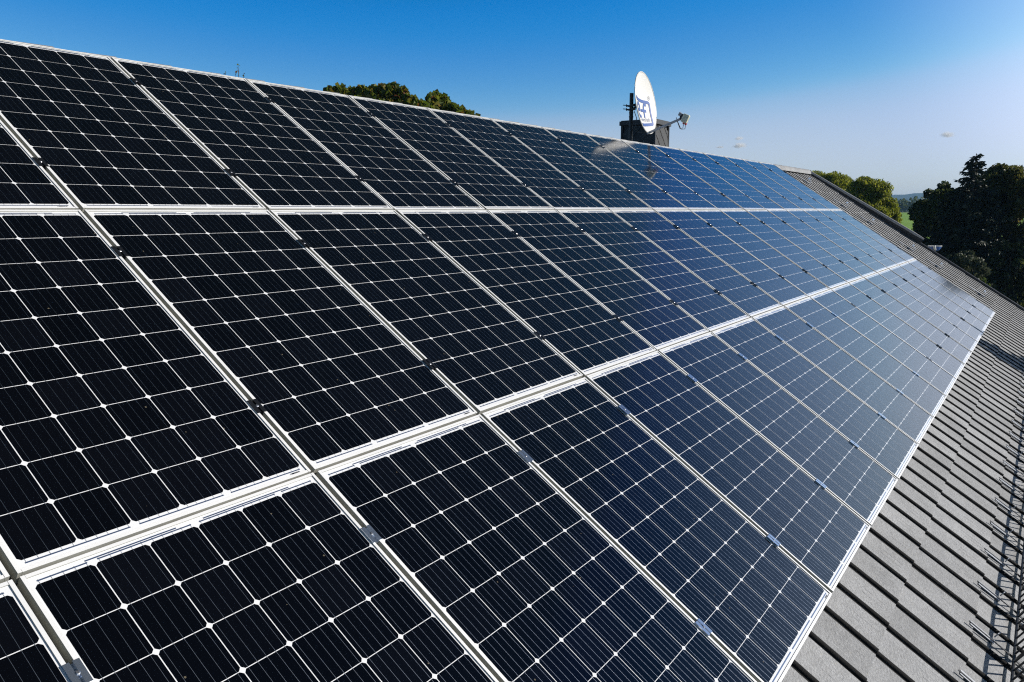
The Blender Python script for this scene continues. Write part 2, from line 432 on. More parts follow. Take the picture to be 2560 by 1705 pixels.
def sapling():
    a = az_px(595, 160); D = 25.; b = at(a, D); root = thing('young_tree', 'thin leafy shoots of a young tree peeping over the ridge', 'tree', tuple(b))
    zt = CAM.z + a[2]*D
    mb = MB(); R = random.Random(4); cl = []
    for (x, y, h) in ((595,160,0), (563,180,0), (608,184,0), (589,178,0)):
        q = az_px(x, y); p = at(q, D, CAM.z + q[2]*D)
        s = Vector((b.x, b.y, 7.5)).lerp(Vector((p.x, p.y, 7.5)), .6)
        mb.tube([(b.x, b.y, 4.), s, p - Vector((0,0,.4)), p], [.03, .018, .008, .004], 6)
        for k in range(9 if y < 170 else 3):
            z = p.z - k*.045; cl.append((p.x+R.uniform(-.03,.03), p.y+R.uniform(-.03,.03), z, .03, .03, .02, 1))
    mb.tube([(b.x,b.y,0),(b.x+.05,b.y,2.5),(b.x,b.y,4.1)], [.07,.05,.03], 8)
    mb.build('trunk', M_bark, root)
    cl += dome((b.x,b.y), 1.1, 1.1, 3., 8.6, 16, .5, 160, 8)
    obj('crown', leaf_mesh('crown', cl, .075, 9, L_maple, 1.3), root)
sapling()

def bush_tree(x, ytop, wpx, D, seed, label, material=L_willow, zlow=.4, size=.15, upward=.5, aspect=2.2, n=44, name='tree', cat='tree', group=None, dens=1., r=None):
    a = az_px(x, ytop); b = at(a, D, ground_z(math.hypot(*at(a, D).xy))); zt = CAM.z + a[2]*D
    rad = wpx/2016.94*D/2; rr = r or rad*.25
    cl = dome((b.x, b.y), rad*1.04, rad*1.04, b.z+zlow, zt+.1, n, rr, int(640*dens*rr*rr/(.5*size*size*30)), seed)
    return tree(label, cat, tuple(b), zt, cl, size, material, seed+1, group, aspect, upward, name, r0=.16+.02*rad, shell=.6)

BT = 'bushy trees beyond the verge'
bush_tree(2064, 426, 190, 58, 31, 'sunlit bushy tree nearest the roof ridge, its lower part hidden by the verge', n=80, dens=1.5, group=BT, name='bushy_tree')
bush_tree(2166, 440, 158, 54, 41, 'sunlit yellow-green bushy tree beside the gap with the field', n=90, dens=1.6, group=BT, name='bushy_tree')
bush_tree(2245, 575, 95, 50, 51, 'low sunlit shrub in front of the green field', L_bright, .1, .12, .3, 1.6, 30, 'shrub', 'shrub')
DG = 'dark trees at the yard edge'
bush_tree(2366, 462, 168, 46, 61, 'dark round-headed tree beside the field gap, in front of the spruce', L_dark, .3, .14, .1, 1.2, 90, 'broadleaf_tree', 'tree', DG, 1.5)
bush_tree(2425, 470, 150, 50, 66, 'dark broad tree half hidden behind the spruce trunk', L_dark, .5, .15, .1, 1.2, 70, 'broadleaf_tree', 'tree', DG, 1.4)
bush_tree(2520, 416, 170, 47, 71, 'dark tree with brownish leaf tips just beside the spruce', L_warm, .5, .14, .2, 1.3, 100, 'broadleaf_tree', 'tree', DG, 1.5)
bush_tree(2606, 410, 120, 45, 81, 'tall dark tree cut by the picture edge', L_warm, .5, .15, .2, 1.3, 80, 'broadleaf_tree', 'tree', DG, 1.3)
bush_tree(2415, 628, 120, 41, 91, 'grey-green shrub at the foot of the dark trees', L_shrub, .1, .11, .2, 1.5, 40, 'shrub', 'shrub')
bush_tree(2530, 600, 150, 44, 95, 'dark low shrub behind the small red box', L_dark, .1, .13, .1, 1.3, 44, 'shrub', 'shrub')
bush_tree(2466, 693, 30, 40, 99, 'small bright green shrub just beyond the verge', L_bright, .1, .10, .8, 2.4, 12, 'shrub', 'shrub', r=.16)

def spruce(az, D, ztop, seed, label, zbase=0., spread=.26, group=None, maxr=3.2, name='spruce_tree', dens=1.):
    b = at(az, D, zbase) if az else D
    root = thing(name, label, 'tree', tuple(b), group=group)
    R = random.Random(seed); mb = MB(); mb.tube([b, Vector((b.x, b.y, ztop))], [.02*ztop+.03, .012], 8)
    cl = []; N = np.random.default_rng(seed); Q = []
    z = ztop - .15
    while z > zbase + .6:
        L = min(maxr, (ztop-z)*spread + .10); nb = 6 if L < .5 else 8
        for k in range(nb):
            a = R.uniform(0, 6.283); l = L*R.uniform(.6, 1.25); dr = R.uniform(.12, .38)
            d = Vector((math.cos(a), math.sin(a), 0)); s = Vector((b.x, b.y, z+R.uniform(-.1,.1)))
            def pt(t): return s + d*(l*t) + Vector((0,0,-dr*l*(t**1.0)*1.2 + .28*l*t*t))
            mb.tube([pt(0), pt(.5), pt(1)], [.02, .012, .005], 4, cap=False)
            nn = max(3, int(l*22*dens))
            side = Vector((-d.y, d.x, 0))
            for j in range(nn):
                t = R.uniform(.12, 1.03); q = pt(t) + side*R.gauss(0, .1*l*(1.05-t)+.02)
                ax = (d*.6 + side*R.uniform(-1,1) + Vector((0,0,R.uniform(-.9,.15)))).normalized()
                Q.append((q, ax, R.uniform(.14,.30)))
        z -= R.uniform(.12, .22)
    vs = []; fs = []
    for q, ax, s in Q:
        o = ax.cross(Vector((R.uniform(-1,1),R.uniform(-1,1),R.uniform(-1,1)))).normalized()*s*.2
        i = len(vs); vs += [q, q+ax*s*.5+o, q+ax*s, q+ax*s*.5-o]; fs.append((i,i+1,i+2,i+3))
    mb.build('trunk', M_bark, root)
    MB().add(vs, fs).build('crown', L_spruce, root)
    return root
a = az_px(2441, 383)
spruce(a, 44., CAM.z + a[2]*44., 5, 'dark pointed spruce rising above the dark broadleaf trees', maxr=2.4, dens=2.6, spread=.42)

# distant woods behind the field: one mass
R = random.Random(77); cl = []
for i in range(170):
    a = RAD(-22) + RAD(50)*i/170 + R.uniform(-.003,.003); r = 432 + R.uniform(0, 26)
    h = R.uniform(5.6, 7.2) + .9*math.sin(i*.4); x, y = r*math.cos(a), r*math.sin(a)
    cl.append((x, y, 5.2+h*.5, 3.0, 3.0, h*.52, 150))
    cl.append((x, y, 5.2+h*.28, 3.4, 3.4, h*.3, 90))
tag(obj('distant_woods', leaf_mesh('distant_woods', cl, 1.15, 78, L_dark, 1.1)), kind='stuff')

# wire fence along the track
mb = MB()
for i in range(90):
    a = RAD(-4) + RAD(18)*i/90; r = 405.; x, y = r*math.cos(a), r*math.sin(a)
    mb.box(x-.08, x+.08, y-.08, y+.08, 5.1, 6.35)
for z in (5.6, 6.2):
    for i in range(90):
        a = RAD(-4) + RAD(18)*i/90; a2 = a + RAD(18)/90; mb.bar((405*math.cos(a),405*math.sin(a),z), (405*math.cos(a2),405*math.sin(a2),z), .05)
tag(mb.build('fence', M_grey), 'thin grey post fence at the far end of the green field', 'fence')

# unseen conifer added before the house so its tip shades the lower roof
def shade_tree():
    p = W(11.9, 4.93, -.06); q = p + sun_dir*5.2
    b = Vector((q.x, q.y, 0))
    root = thing('added_shade_conifer', 'unseen conifer added in front of the house to shade the lower tiles', 'tree', tuple(b))
    cl = []; R2 = random.Random(6); z = .5
    while z < q.z - .1:
        f = (q.z - z); r = min(.75, .22 + .36*f)
        cl.append((b.x+R2.uniform(-.08,.08), b.y+R2.uniform(-.08,.08), z, r, r, .4, int(90+420*r)))
        z += .24
    MB().tube([b, (q.x, q.y, q.z-.2)], [.12, .02], 8).build('trunk', M_bark, root)
    obj('crown', leaf_mesh('crown', cl, .13, 12, L_dark, 1.4, .8), root)
shade_tree()

# ---------------------------------------------------------------- the house under the array
UL, UR = -6.0, 19.15
HB = Vector((6.6, .3, 0))
house = thing('farmhouse', 'farmhouse with a grey concrete tile roof and dark verge under the solar array', 'house', tuple(HB))
def tiles(name, back=False):
    mb = MB(); R = random.Random(1 if not back else 2)
    TW, TL = .30, .42; nu = int(round((UR-UL)/TW)); 
    V0 = 5.325 - 13*TL    # a course line at v = 5.325
    ncv = 17
    prof = [(-.013,-.0008),(-.001,-.0005),(.003,.008),(.010,.0128),(.020,.0145),(.030,.012),(.037,.006),(.041,.0),(.175,-.0015),(.2865,0)]
    for j in range(ncv):
        v0 = V0 + j*TL; v1 = v0 + TL + .006
        if v0 > 6.9: break
        for i in range(nu):
            u0 = UR - (i+1)*TW + .02; 
            du = R.uniform(-.0025,.0025); dh = R.uniform(-.0012,.0012); sk = R.uniform(-.0015,.0015)
            vs = []; n = len(prof)
            for (vv, lift, s) in ((v0, .0, 0), (v1, .010, 1)):
                for (x, h) in prof:
                    hh = h*(1. if s else .92)
                    uu = u0 + x + du + (sk if s else 0)
                    vs.append((uu, vv, tile_h(vv) + hh + lift + dh))
            for (x, h) in prof:
                vs.append((u0 + x + du + sk, v1+.001, tile_h(v1) + min(h, .0) - .014))
            fs = []; mi = []
            for k in range(n-1):
                fs.append((k, n+k, n+k+1, k+1)); fs.append((n+k, 2*n+k, 2*n+k+1, n+k+1)); mi += [1 if k < 5 else 0]*2  # groove strip and left side of each roll get the painted shade
            if v0 > 4.2 and u0 < 11:
                for g in range(4):
                    x = u0 + .095 + .052*g + du; b0 = len(vs); va = v0 + TL*(.46+.06*((g*2)%3)); vb = v0 + TL*.90
                    def hz(v): return tile_h(v) + .010*(v-v0)/TL + dh - .0012
                    vs += [(x-.006, va, hz(va)), (x-.006, vb, hz(vb)), (x, vb, hz(vb)+.0019), (x, va, hz(va)+.0019), (x+.006, vb, hz(vb)), (x+.006, va, hz(va))]
                    fs += [(b0, b0+1, b0+2, b0+3), (b0+3, b0+2, b0+4, b0+5)]; mi += [0, 0]
            pts = [W(*p) for p in vs]
            if back:
                yr = ridge.y; pts = [Vector((p.x, 2*yr - p.y, p.z)) for p in pts]; fs = [f[::-1] for f in fs]
            mb.add(pts, fs); mb.m[-len(fs):] = mi
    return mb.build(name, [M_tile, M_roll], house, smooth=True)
ridge = W(0, -.26, tile_h(-.26))
tiles('roof_tiles')
# back slope: plain, out of sight from the array side
mb = MB()
bk = lambda u, v, h: Vector((u, 2*ridge.y - W(u,v,h).y, W(u,v,h).z))
for j in range(17):
    v0 = -.2 + j*.42; a = [bk(UL, v0, tile_h(v0)), bk(UR, v0, tile_h(v0)), bk(UR, v0+.43, tile_h(v0+.43)+.013), bk(UL, v0+.43, tile_h(v0+.43)+.013)]
    mb.add(a + [a[2]-Vector((0,0,.02)), a[3]-Vector((0,0,.02))], [(3,2,1,0), (5,4,2,3)])
mb.build('back_roof_slope', M_tile, house)
# ridge caps: one overlapping half-round piece after another
mb = MB(); u = UL
while u < UR-.05:
    u1 = min(u + .40, UR+.03); vs = []; n = 10
    for (uu, r) in ((u, .115), (u1+.02, .125)):
        for k in range(n+1):
            a = math.pi*(k/n); vs.append((uu, ridge.y + r*1.05*math.cos(a), ridge.z - .045 + r*math.sin(a)))
    fs = [(k, k+1, n+2+k, n+1+k) for k in range(n)]
    b0 = len(vs)
    for k in range(n+1):
        a = math.pi*(k/n); vs.append((u1+.02, ridge.y + .10*math.cos(a), ridge.z - .045 + .10*math.sin(a)))
    fs += [(n+1+k, n+2+k, b0+k+1, b0+k) for k in range(n)]
    if u1 > UR: fs.append(tuple(b0+k for k in range(n+1)))
    mb.add(vs, fs); u += .40
mb.build('ridge_cap', M_tile, house, smooth=True)
# walls and gable
ev = 7.0
ey = W(0, ev-.35, 0).y; ez = W(0, ev, tile_h(ev)).z - .18
yb = 2*ridge.y - ey
mb = MB(); x0, x1 = UL+.25, UR-.25
mb.add([(x0,ey,0),(x1,ey,0),(x1,yb,0),(x0,yb,0),(x0,ey,ez),(x1,ey,ez),(x1,yb,ez),(x0,yb,ez),(x0,ridge.y,ridge.z-.22),(x1,ridge.y,ridge.z-.22)],
       [(0,1,5,4),(2,3,7,6),(1,2,6,9,5),(3,0,4,8,7)])
mb.build('wall', M_wall, house)
# verge boards along the gable end: dark upright trim, lifted towards the eaves
def vp(v, du, h): return W(UR + du, v, tile_h(v) + h)
mb = MB(); n = 24
for i in range(n):
    va, vb = -.25 + 7.2*i/n, -.25 + 7.2*(i+1)/n
    pr = [(.0, -.16), (.0, .055), (.035, .065), (.075, .055), (.075, -.20)]
    A = [vp(va, d, h) for d, h in pr]; B = [vp(vb, d, h) for d, h in pr]
    mb.add(A+B, [(k, 5+k, 6+k, k+1) for k in range(4)])
mb.build('verge_board', M_dark, house)
# raised round verge capping on the upper part
mb = MB(); pts = []; low = []
for i in range(13):
    f = i/12; v = -.22 + 3.12*f; pts.append(vp(v, .03, .055 + .10*f)); low.append(vp(v, .03, .03))
mb.tube(pts, [.034]*12 + [.02], 10)
mb.build('verge_capping', M_grey, house, smooth=True)
mb = MB()
for i in range(12):
    mb.add([low[i]+Vector((-.012,0,0)), low[i+1]+Vector((-.012,0,0)), pts[i+1]+Vector((-.012,0,0)), pts[i]+Vector((-.012,0,0)),
            low[i]+Vector((.012,0,0)), low[i+1]+Vector((.012,0,0)), pts[i+1]+Vector((.012,0,0)), pts[i]+Vector((.012,0,0))],
           [(0,1,2,3),(7,6,5,4)])
mb.build('verge_upstand', M_dark, house)
# eaves gutter
mb = MB(); vs = []; n = 8; g = W(0, ev+.02, tile_h(ev)-.05)
for uu in (UL, UR):
    for k in range(n+1):
        a = math.pi + math.pi*k/n; vs.append((uu, g.y-.06 + .07*math.cos(a), g.z + .07*math.sin(a)))
mb.add(vs, [(k, k+1, n+2+k, n+1+k) for k in range(n)]); mb.build('gutter', M_dark, house, smooth=True)

# chimney clad in diamond slates
def chimney():
    X0, X1, Y0, Y1 = 10.303, 10.817, .50, 1.053; zt, zb = 7.815, 6.5
    fl = .02
    mb = MB()
    mb.add([(X0-fl,Y0-fl,zb),(X1+fl,Y0-fl,zb),(X1+fl,Y1+fl,zb),(X0-fl,Y1+fl,zb),(X0,Y0,zt),(X1,Y0,zt),(X1,Y1,zt),(X0,Y1,zt)],
           [(0,1,5,4),(1,2,6,5),(2,3,7,6),(3,0,4,7),(4,5,6,7)])
    ch = mb.build('chimney', M_slate_e, house)
    # slates: overlapping diamonds on the four faces, each tilted outwards at its lower point
    mb = MB(); s = .115
    def face(o, ax, nrm, wdt):
        o = Vector(o); ax = Vector(ax); nrm = Vector(nrm)
        for r in range(0, 13):
            for c in range(-1, int(wdt/(2*s))+2):
                cx = c*2*s + (s if r % 2 else 0); cz = -.02 - r*s
                poly = [(cx, cz+s*1.02), (cx+s*1.02, cz), (cx, cz-s*1.02), (cx-s*1.02, cz)]
                # clip to the face width
                out = []
                for i in range(4):
                    p, q = poly[i], poly[(i+1) % 4]
                    out.append(p)
                    for e in (0., wdt):
                        if (p[0]-e)*(q[0]-e) < 0:
                            t = (e-p[0])/(q[0]-p[0]); out.append((e, p[1]+(q[1]-p[1])*t))
                out = [p for p in out if -1e-6 <= p[0] <= wdt+1e-6 and p[1] <= 0 and p[1] > -1.1]
                if len(out) < 3: continue
                uniq = []
                for p in out:
                    if not uniq or (abs(p[0]-uniq[-1][0])+abs(p[1]-uniq[-1][1])) > 1e-4: uniq.append(p)
                if len(uniq) < 3: continue
                vs = []
                for (x, z) in uniq:
                    t = (cz + s - z)/(2*s)
                    vs.append(o + ax*x + Vector((0,0,z)) + nrm*(.008 + .012*t - .02*z/1.1))
                k = len(vs); vs2 = [v - nrm*.007 for v in vs]
                mb.add(vs+vs2, [tuple(range(k))] + [(i, k+i, k+(i+1) % k, (i+1) % k) for i in range(k)])
    face((X0,Y0,zt), (1,0,0), (0,-1,0), X1-X0)
    face((X0,Y1,zt), (0,-1,0), (-1,0,0), Y1-Y0)
    face((X1,Y0,zt), (0,1,0), (1,0,0), Y1-Y0)
    mb.build('slate_cladding', M_slate, ch)
    mb = MB()
    for cx, cy in ((X0,Y0),(X1,Y0),(X0,Y1),(X1,Y1)):
        mb.box(cx-.016-(.01 if cx==X0 else -.01), cx+.016-(.01 if cx==X0 else -.01), cy-.016-(.01 if cy==Y0 else -.01), cy+.016-(.01 if cy==Y0 else -.01), zb, zt-.001)
    mb.build('corner_flashing', M_dark, ch)
    mb = MB(); e = .045
    mb.box(X0-e, X1+e, Y0-e, Y1+e, zt, zt+.065)
    mb.box(X0-e+.02, X1+e-.02, Y0-e+.02, Y1+e-.02, zt+.065, zt+.078)
    mb.build('chimney_cap', M_dark, ch)
chimney()

# ---------------------------------------------------------------- satellite dish
def dish():
    mx, my = 9.645, .60
    root = thing('satellite_dish', 'white satellite dish with blue logo on a dark mast before the chimney', 'satellite dish', (mx, my, 7.2))
    MB().tube([(mx,my,6.9),(mx,my,7.6),(mx,my,8.216)], .03, 14).build('mast', M_dark, root, smooth=True)
    b = RAD(4.0); e = RAD(8.8)
    h = Vector((math.cos(b), math.sin(b), 0)); nh = Vector((math.sin(b), -math.cos(b), 0))
    nrm = (nh*math.cos(e) + Vector((0,0,1))*math.sin(e)); upd = (Vector((0,0,1))*math.cos(e) - nh*math.sin(e))
    c = Vector((9.70, .385, 8.065)); RA, RB = .425, .455; dep = .065
    def sf(A, B, o=0.):      # A, B in -1..1 over the dish; o metres in front
        r2 = A*A + B*B
        return c + h*(A*RA) + upd*(B*RB) + nrm*(-dep*(1-r2) + o)
    n, m = 48, 10; vs = []; fs = []
    for off in (0, -.006):
        for i in range(m+1):
            for k in range(n):
                a = 2*math.pi*k/n; r = i/m; vs.append(sf(r*math.cos(a), r*math.sin(a), off))
    q = (m+1)*n
    for i in range(m):
        for k in range(n):
            k2 = (k+1) % n
            fs.append((i*n+k, (i+1)*n+k, (i+1)*n+k2, i*n+k2)); fs.append((q+i*n+k, q+i*n+k2, q+(i+1)*n+k2, q+(i+1)*n+k))
    rd = MB().add(vs, fs).build('reflector', M_dish, root, smooth=True)
    rim = [sf(1.005*math.cos(2*math.pi*k/64), 1.005*math.sin(2*math.pi*k/64), -.004) for k in range(65)]
    MB().tube(rim, .009, 6, cap=False).build('rim', M_dish, rd, smooth=True)
    # logo strokes
    mb = MB()
    def stroke(pts, w, taper=None):
        # resample with a Catmull-Rom curve
        P4 = [np.array(p, float) for p in pts]; P4 = [2*P4[0]-P4[1]] + P4 + [2*P4[-1]-P4[-2]]; out = []
        for i in range(1, len(P4)-2):
            for t in np.linspace(0, 1, 9)[: (9 if i == len(P4)-3 else 8)]:
                a, b_, c_, d = P4[i-1:i+3]
                out.append(.5*((2*b_) + (-a+c_)*t + (2*a-5*b_+4*c_-d)*t*t + (-a+3*b_-3*c_+d)*t**3))
        vs = []; k = len(out)
        for i, p in enumerate(out):
            d = out[min(i+1, k-1)] - out[max(i-1, 0)]; d = d/np.linalg.norm(d); nn = np.array((-d[1], d[0]))
            ww = w*(1 if taper is None else taper[0] + (taper[1]-taper[0])*i/(k-1))/2
            vs += [sf(*(p+nn*ww), .005), sf(*(p-nn*ww), .005)]
        mb.add(vs, [(2*i, 2*i+1, 2*i+3, 2*i+2) for i in range(k-1)])
    stroke([(-.74,.15),(-.50,.10),(-.10,.08),(.30,.08),(.50,.075),(.575,.03),(.59,-.10),(.59,-.40),(.585,-.58),(.53,-.655),(.40,-.67),(.0,-.71),(-.35,-.745),(-.55,-.75)], .10)
    stroke([(-.70,.13),(-.71,-.05),(-.70,-.35)], .012)
    stroke([(-.36,-.19),(-.37,-.10),(-.45,-.03),(-.56,-.04),(-.67,-.14),(-.70,-.25),(-.66,-.39),(-.56,-.475),(-.45,-.47),(-.37,-.42)], .10)
    stroke([(-.62,-.245),(-.48,-.245),(-.33,-.245)], .095)
    stroke([(-.24,-.245),(-.05,-.235),(.27,-.225)], .095)
    stroke([(.30,-.045),(.24,-.005),(.14,-.03),(.07,-.12),(.055,-.25),(.045,-.38),(.01,-.47)], .10)
    mb.build('logo', M_logo, rd)
    mb = MB()
    stroke([(.577+.068*math.cos(t), .225+.062*math.sin(t)) for t in np.linspace(0, 2*math.pi, 13)], .012)
    def text(body, size, ax, ay, align='CENTER'):
        cu = bpy.data.curves.new('letters', 'FONT'); cu.body = body; cu.size = size; cu.align_x = align; cu.resolution_u = 3
        o = bpy.data.objects.new('letters', cu); COL.objects.link(o)
        dg = bpy.context.evaluated_depsgraph_get(); me = o.evaluated_get(dg).to_mesh()
        vs = [sf(ax + v.co.x, ay + v.co.y + .07*v.co.x, .005) for v in me.vertices]; fs = [tuple(p.vertices) for p in me.polygons]
        mb.add(vs, fs); o.evaluated_get(dg).to_mesh_clear(); bpy.data.objects.remove(o); bpy.data.curves.remove(cu)
    text('R', .09, .577, .195); mb.build('trademark_sign', M_txt, rd); mb = MB()
    text('elektro funk', .19, -.05, -.60)
    mb.build('lettering', M_txt, rd)
    # back bracket
    mb = MB()
    bc = c - nrm*(dep+.035)
    mb.bar(bc - upd*.13, bc + upd*.13, .10, .03, upv=nrm)
    for z in (8.03, 7.975):
        mb.bar((mx, my, z), bc + Vector((0,0,z-8.0))*.6, .03, .03)
        mb.bar((mx-.045, my-.05, z), (mx-.045, my+.03, z), .012); 
        mb.bar((mx-.06, my-.045, z), (mx+.03, my-.045, z), .03, .02)
        mb.bar((mx-.05, my+.045, z), (mx+.03, my+.045, z), .03, .02)
        for yy in (-.0, ):
            mb.tube([(mx-.02, my+.03, z+.004), (mx-.10, my+.09, z+.006)], .006, 6)
            mb.tube([(mx-.055, my+.055, z-.02), (mx-.055, my+.055, z+.02)], .007, 6)
    mb.build('bracket', M_black, root)
    # feed arm and receiver head
    fb = sf(.03, -.96, .012); head = fb + nrm*.50*math.cos(.0) + Vector((0,0,.095))
    MB().bar(fb - nrm*.05 + Vector((0,0,-.012)), head - nrm*.03, .022, .032).build('feed_arm', M_galv, root)
    mb = MB(); d1 = (c - head).normalized()
    mb.bar(head + d1*-.005 + Vector((0,0,.02)), head - d1*.10 + Vector((0,0,.02)), .075, .125)
    hd = mb.build('receiver_head', M_lnb, root)
    bv = hd.modifiers.new('b', 'BEVEL'); bv.width = .014; bv.segments = 3
    MB().tube([head + d1*.01 + Vector((0,0,.05)), head + d1*.055 + Vector((0,0,.05))], [.022,.030], 14).build('feed_horn', M_galv, hd, smooth=True)
    MB().bar(head + d1*.012 + Vector((0,0,-.02)), head + d1*.012 + Vector((0,0,.06)), .03, .05, upv=d1).build('head_clamp', M_black, hd)
    mb = MB()
    for k in range(2): 
        p = head - d1*(.025+.035*k) + Vector((0,0,-.035)); MB().tube([p, p-Vector((0,0,.035))], .016, 8).build('red_cap', M_red, hd)
    mb = MB()
    for k in range(2):
        mb = MB(); p = head - d1*(.025+.035*k) + Vector((0,0,-.07)); q2 = head + d1*.10 + Vector((0,0,.0))
        mb.tube([p, p - Vector((0,0,.06)) + d1*.01, p.lerp(q2,.45) - Vector((0,0,.12)), p.lerp(q2,.8) - Vector((0,0,.07)), q2 - Vector((0,0,.02))], .005, 6); mb.build('head_cable', M_cable, hd, smooth=True)
    mb = MB()
    mb.tube([Vector((mx+.02,my-.04,7.95)), Vector((mx+.07,my-.06,7.85)), Vector((mx+.04,my-.05,7.70)), Vector((mx+.10,my-.10,7.64)), Vector((mx+.22,my-.16,7.655))], .006, 6); mb.build('cable', M_cable, root, smooth=True); mb = MB()
    mb.tube([Vector((mx+.02,my-.04,7.72)), Vector((mx+.06,my-.06,7.66)), Vector((mx+.16,my-.14,7.635))], .005, 6)
    mb.build('cable', M_cable, root, smooth=True)
    for z in (7.92, 7.86, 7.66, 7.55): MB().tube([(mx,my,z),(mx,my,z+.018)], .034, 14).build('mast_clamp', M_black, root)
dish()

# ---------------------------------------------------------------- solar array
PWD, PHT, LIP, FH = .990, 1.659, .011, .042
CW_, GU, GV = .1560, .0036, .0026
def frame_mesh():
    mb = MB(); w, h = PWD/2, PHT/2; l = LIP; j = .0009
    for sx in (-1, 1):
        xa, xb = sorted((sx*w, sx*(w-l))); mb.box(xa, xb, -h, h, -FH, 0)
    for sy in (-1, 1):
        ya, yb_ = sorted((sy*h, sy*(h-l))); mb.box(-w+l+j, w-l-j, ya, yb_, -FH, -.0006)
    # the outer flanks carry painted gap shade and dust; the top lips stay bright
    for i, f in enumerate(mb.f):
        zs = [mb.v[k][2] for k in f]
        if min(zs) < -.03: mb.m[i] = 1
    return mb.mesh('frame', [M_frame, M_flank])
def back_mesh():
    mb = MB(); w, h = PWD/2-LIP, PHT/2-LIP
    mb.add([(-w,-h,-.0045),(w,-h,-.0045),(w,h,-.0045),(-w,h,-.0045)], [(0,1,2,3)])
    mb.add([(-w,-h,-.009),(w,-h,-.009),(w,h,-.009),(-w,h,-.009)], [(3,2,1,0)])
    return mb.mesh('backsheet', M_back)
X0c = -(6*CW_+5*GU)/2; Y0c = -(10*CW_+9*GV)/2
def cells_mesh():
    mb = MB(); ch = .0088; z = -.0040
    for i in range(6):
        for j in range(10):
            x0 = X0c + i*(CW_+GU); y0 = Y0c + j*(CW_+GV); x1, y1 = x0+CW_, y0+CW_
            mb.add([(x0+ch,y0,z),(x1-ch,y0,z),(x1,y0+ch,z),(x1,y1-ch,z),(x1-ch,y1,z),(x0+ch,y1,z),(x0,y1-ch,z),(x0,y0+ch,z)], [tuple(range(8))])
    return mb.mesh('cell_grid', M_cell)
def bus_mesh():
    mb = MB(); z = -.0036; bw = .0009/2; yt = Y0c + 10*CW_+9*GV; ext = .014
    for i in range(6):
        for b in range(5):
            x = X0c + i*(CW_+GU) + CW_*(b+.5)/5
            mb.add([(x-bw,Y0c-ext,z),(x+bw,Y0c-ext,z),(x+bw,yt+ext,z),(x-bw,yt+ext,z)], [(0,1,2,3)], 0)
    cx = lambda i, f: X0c + i*(CW_+GU) + CW_*f
    def rib(xa, xb, y, w=.0045): mb.add([(xa,y-w/2,z+.0002),(xb,y-w/2,z+.0002),(xb,y+w/2,z+.0002),(xa,y+w/2,z+.0002)], [(0,1,2,3)], 1)
    for (i, k) in ((0,1),(2,3),(4,5)): rib(cx(i,.08), cx(k,.92), Y0c-ext+.002)
    rib(cx(0,.08), cx(0,.92), yt+ext-.004); rib(cx(1,.08), cx(2,.92), yt+ext-.004); rib(cx(3,.08), cx(4,.92), yt+ext-.004); rib(cx(5,.08), cx(5,.92), yt+ext-.004)
    rib(cx(0,.9), cx(2,.62), yt+ext+.003); rib(cx(3,.2), cx(5,.3), yt+ext+.003)
    # bar-code sticker in the lower right corner
    Rr = random.Random(2); x = cx(5,.60)
    while x < cx(5,.86):
        w = Rr.choice((.0008,.0016,.0026)); mb.add([(x,Y0c-.0235,z),(x+w,Y0c-.0235,z),(x+w,Y0c-.0175,z),(x,Y0c-.0175,z)], [(0,1,2,3)], 2); x += w + Rr.choice((.001,.002))
    return mb.mesh('busbar', [M_bus, M_tin, M_black])
def clamp_mesh(m, end=False):
    mb = MB(); L = .035; w = .021
    if not end:
        mb.box(-w, -.004, -L, L, .0006, .0042); mb.box(.004, w, -L, L, .0006, .0042)
        mb.box(-.0085, -.0042, -L, L, -.03, .0036); mb.box(.0042, .0085, -L, L, -.03, .0036)
        mb.box(-.0041, .0041, -L+.002, L-.002, -.012, -.006)
    else:
        mb.box(-.012, .006, -L, L, .0006, .0042); mb.box(.002, .022, -L, L, -.036, .0005)
    return mb.mesh('clamp', m)
def bolt_mesh():
    return MB().tube([(0,0,-.008),(0,0,.0046)], .0066, 10).tube([(0,0,.0046),(0,0,.0066)], [.0066,.004], 10).mesh('bolt', M_bolt)
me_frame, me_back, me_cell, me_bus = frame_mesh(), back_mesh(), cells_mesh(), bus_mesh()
me_cb, me_cs, me_ce, me_bolt = clamp_mesh(M_black), clamp_mesh(M_silver), clamp_mesh(M_black, True), bolt_mesh()
ORD = ['end panel', 'second', 'third', 'fourth', 'fifth', 'sixth', 'seventh', 'eighth', 'ninth', 'tenth', 'eleventh', 'twelfth', 'thirteenth', 'fourteenth', 'fifteenth', 'sixteenth', 'seventeenth']
ROWN = ['ridge row', 'middle row', 'lowest row']
R = random.Random(9)
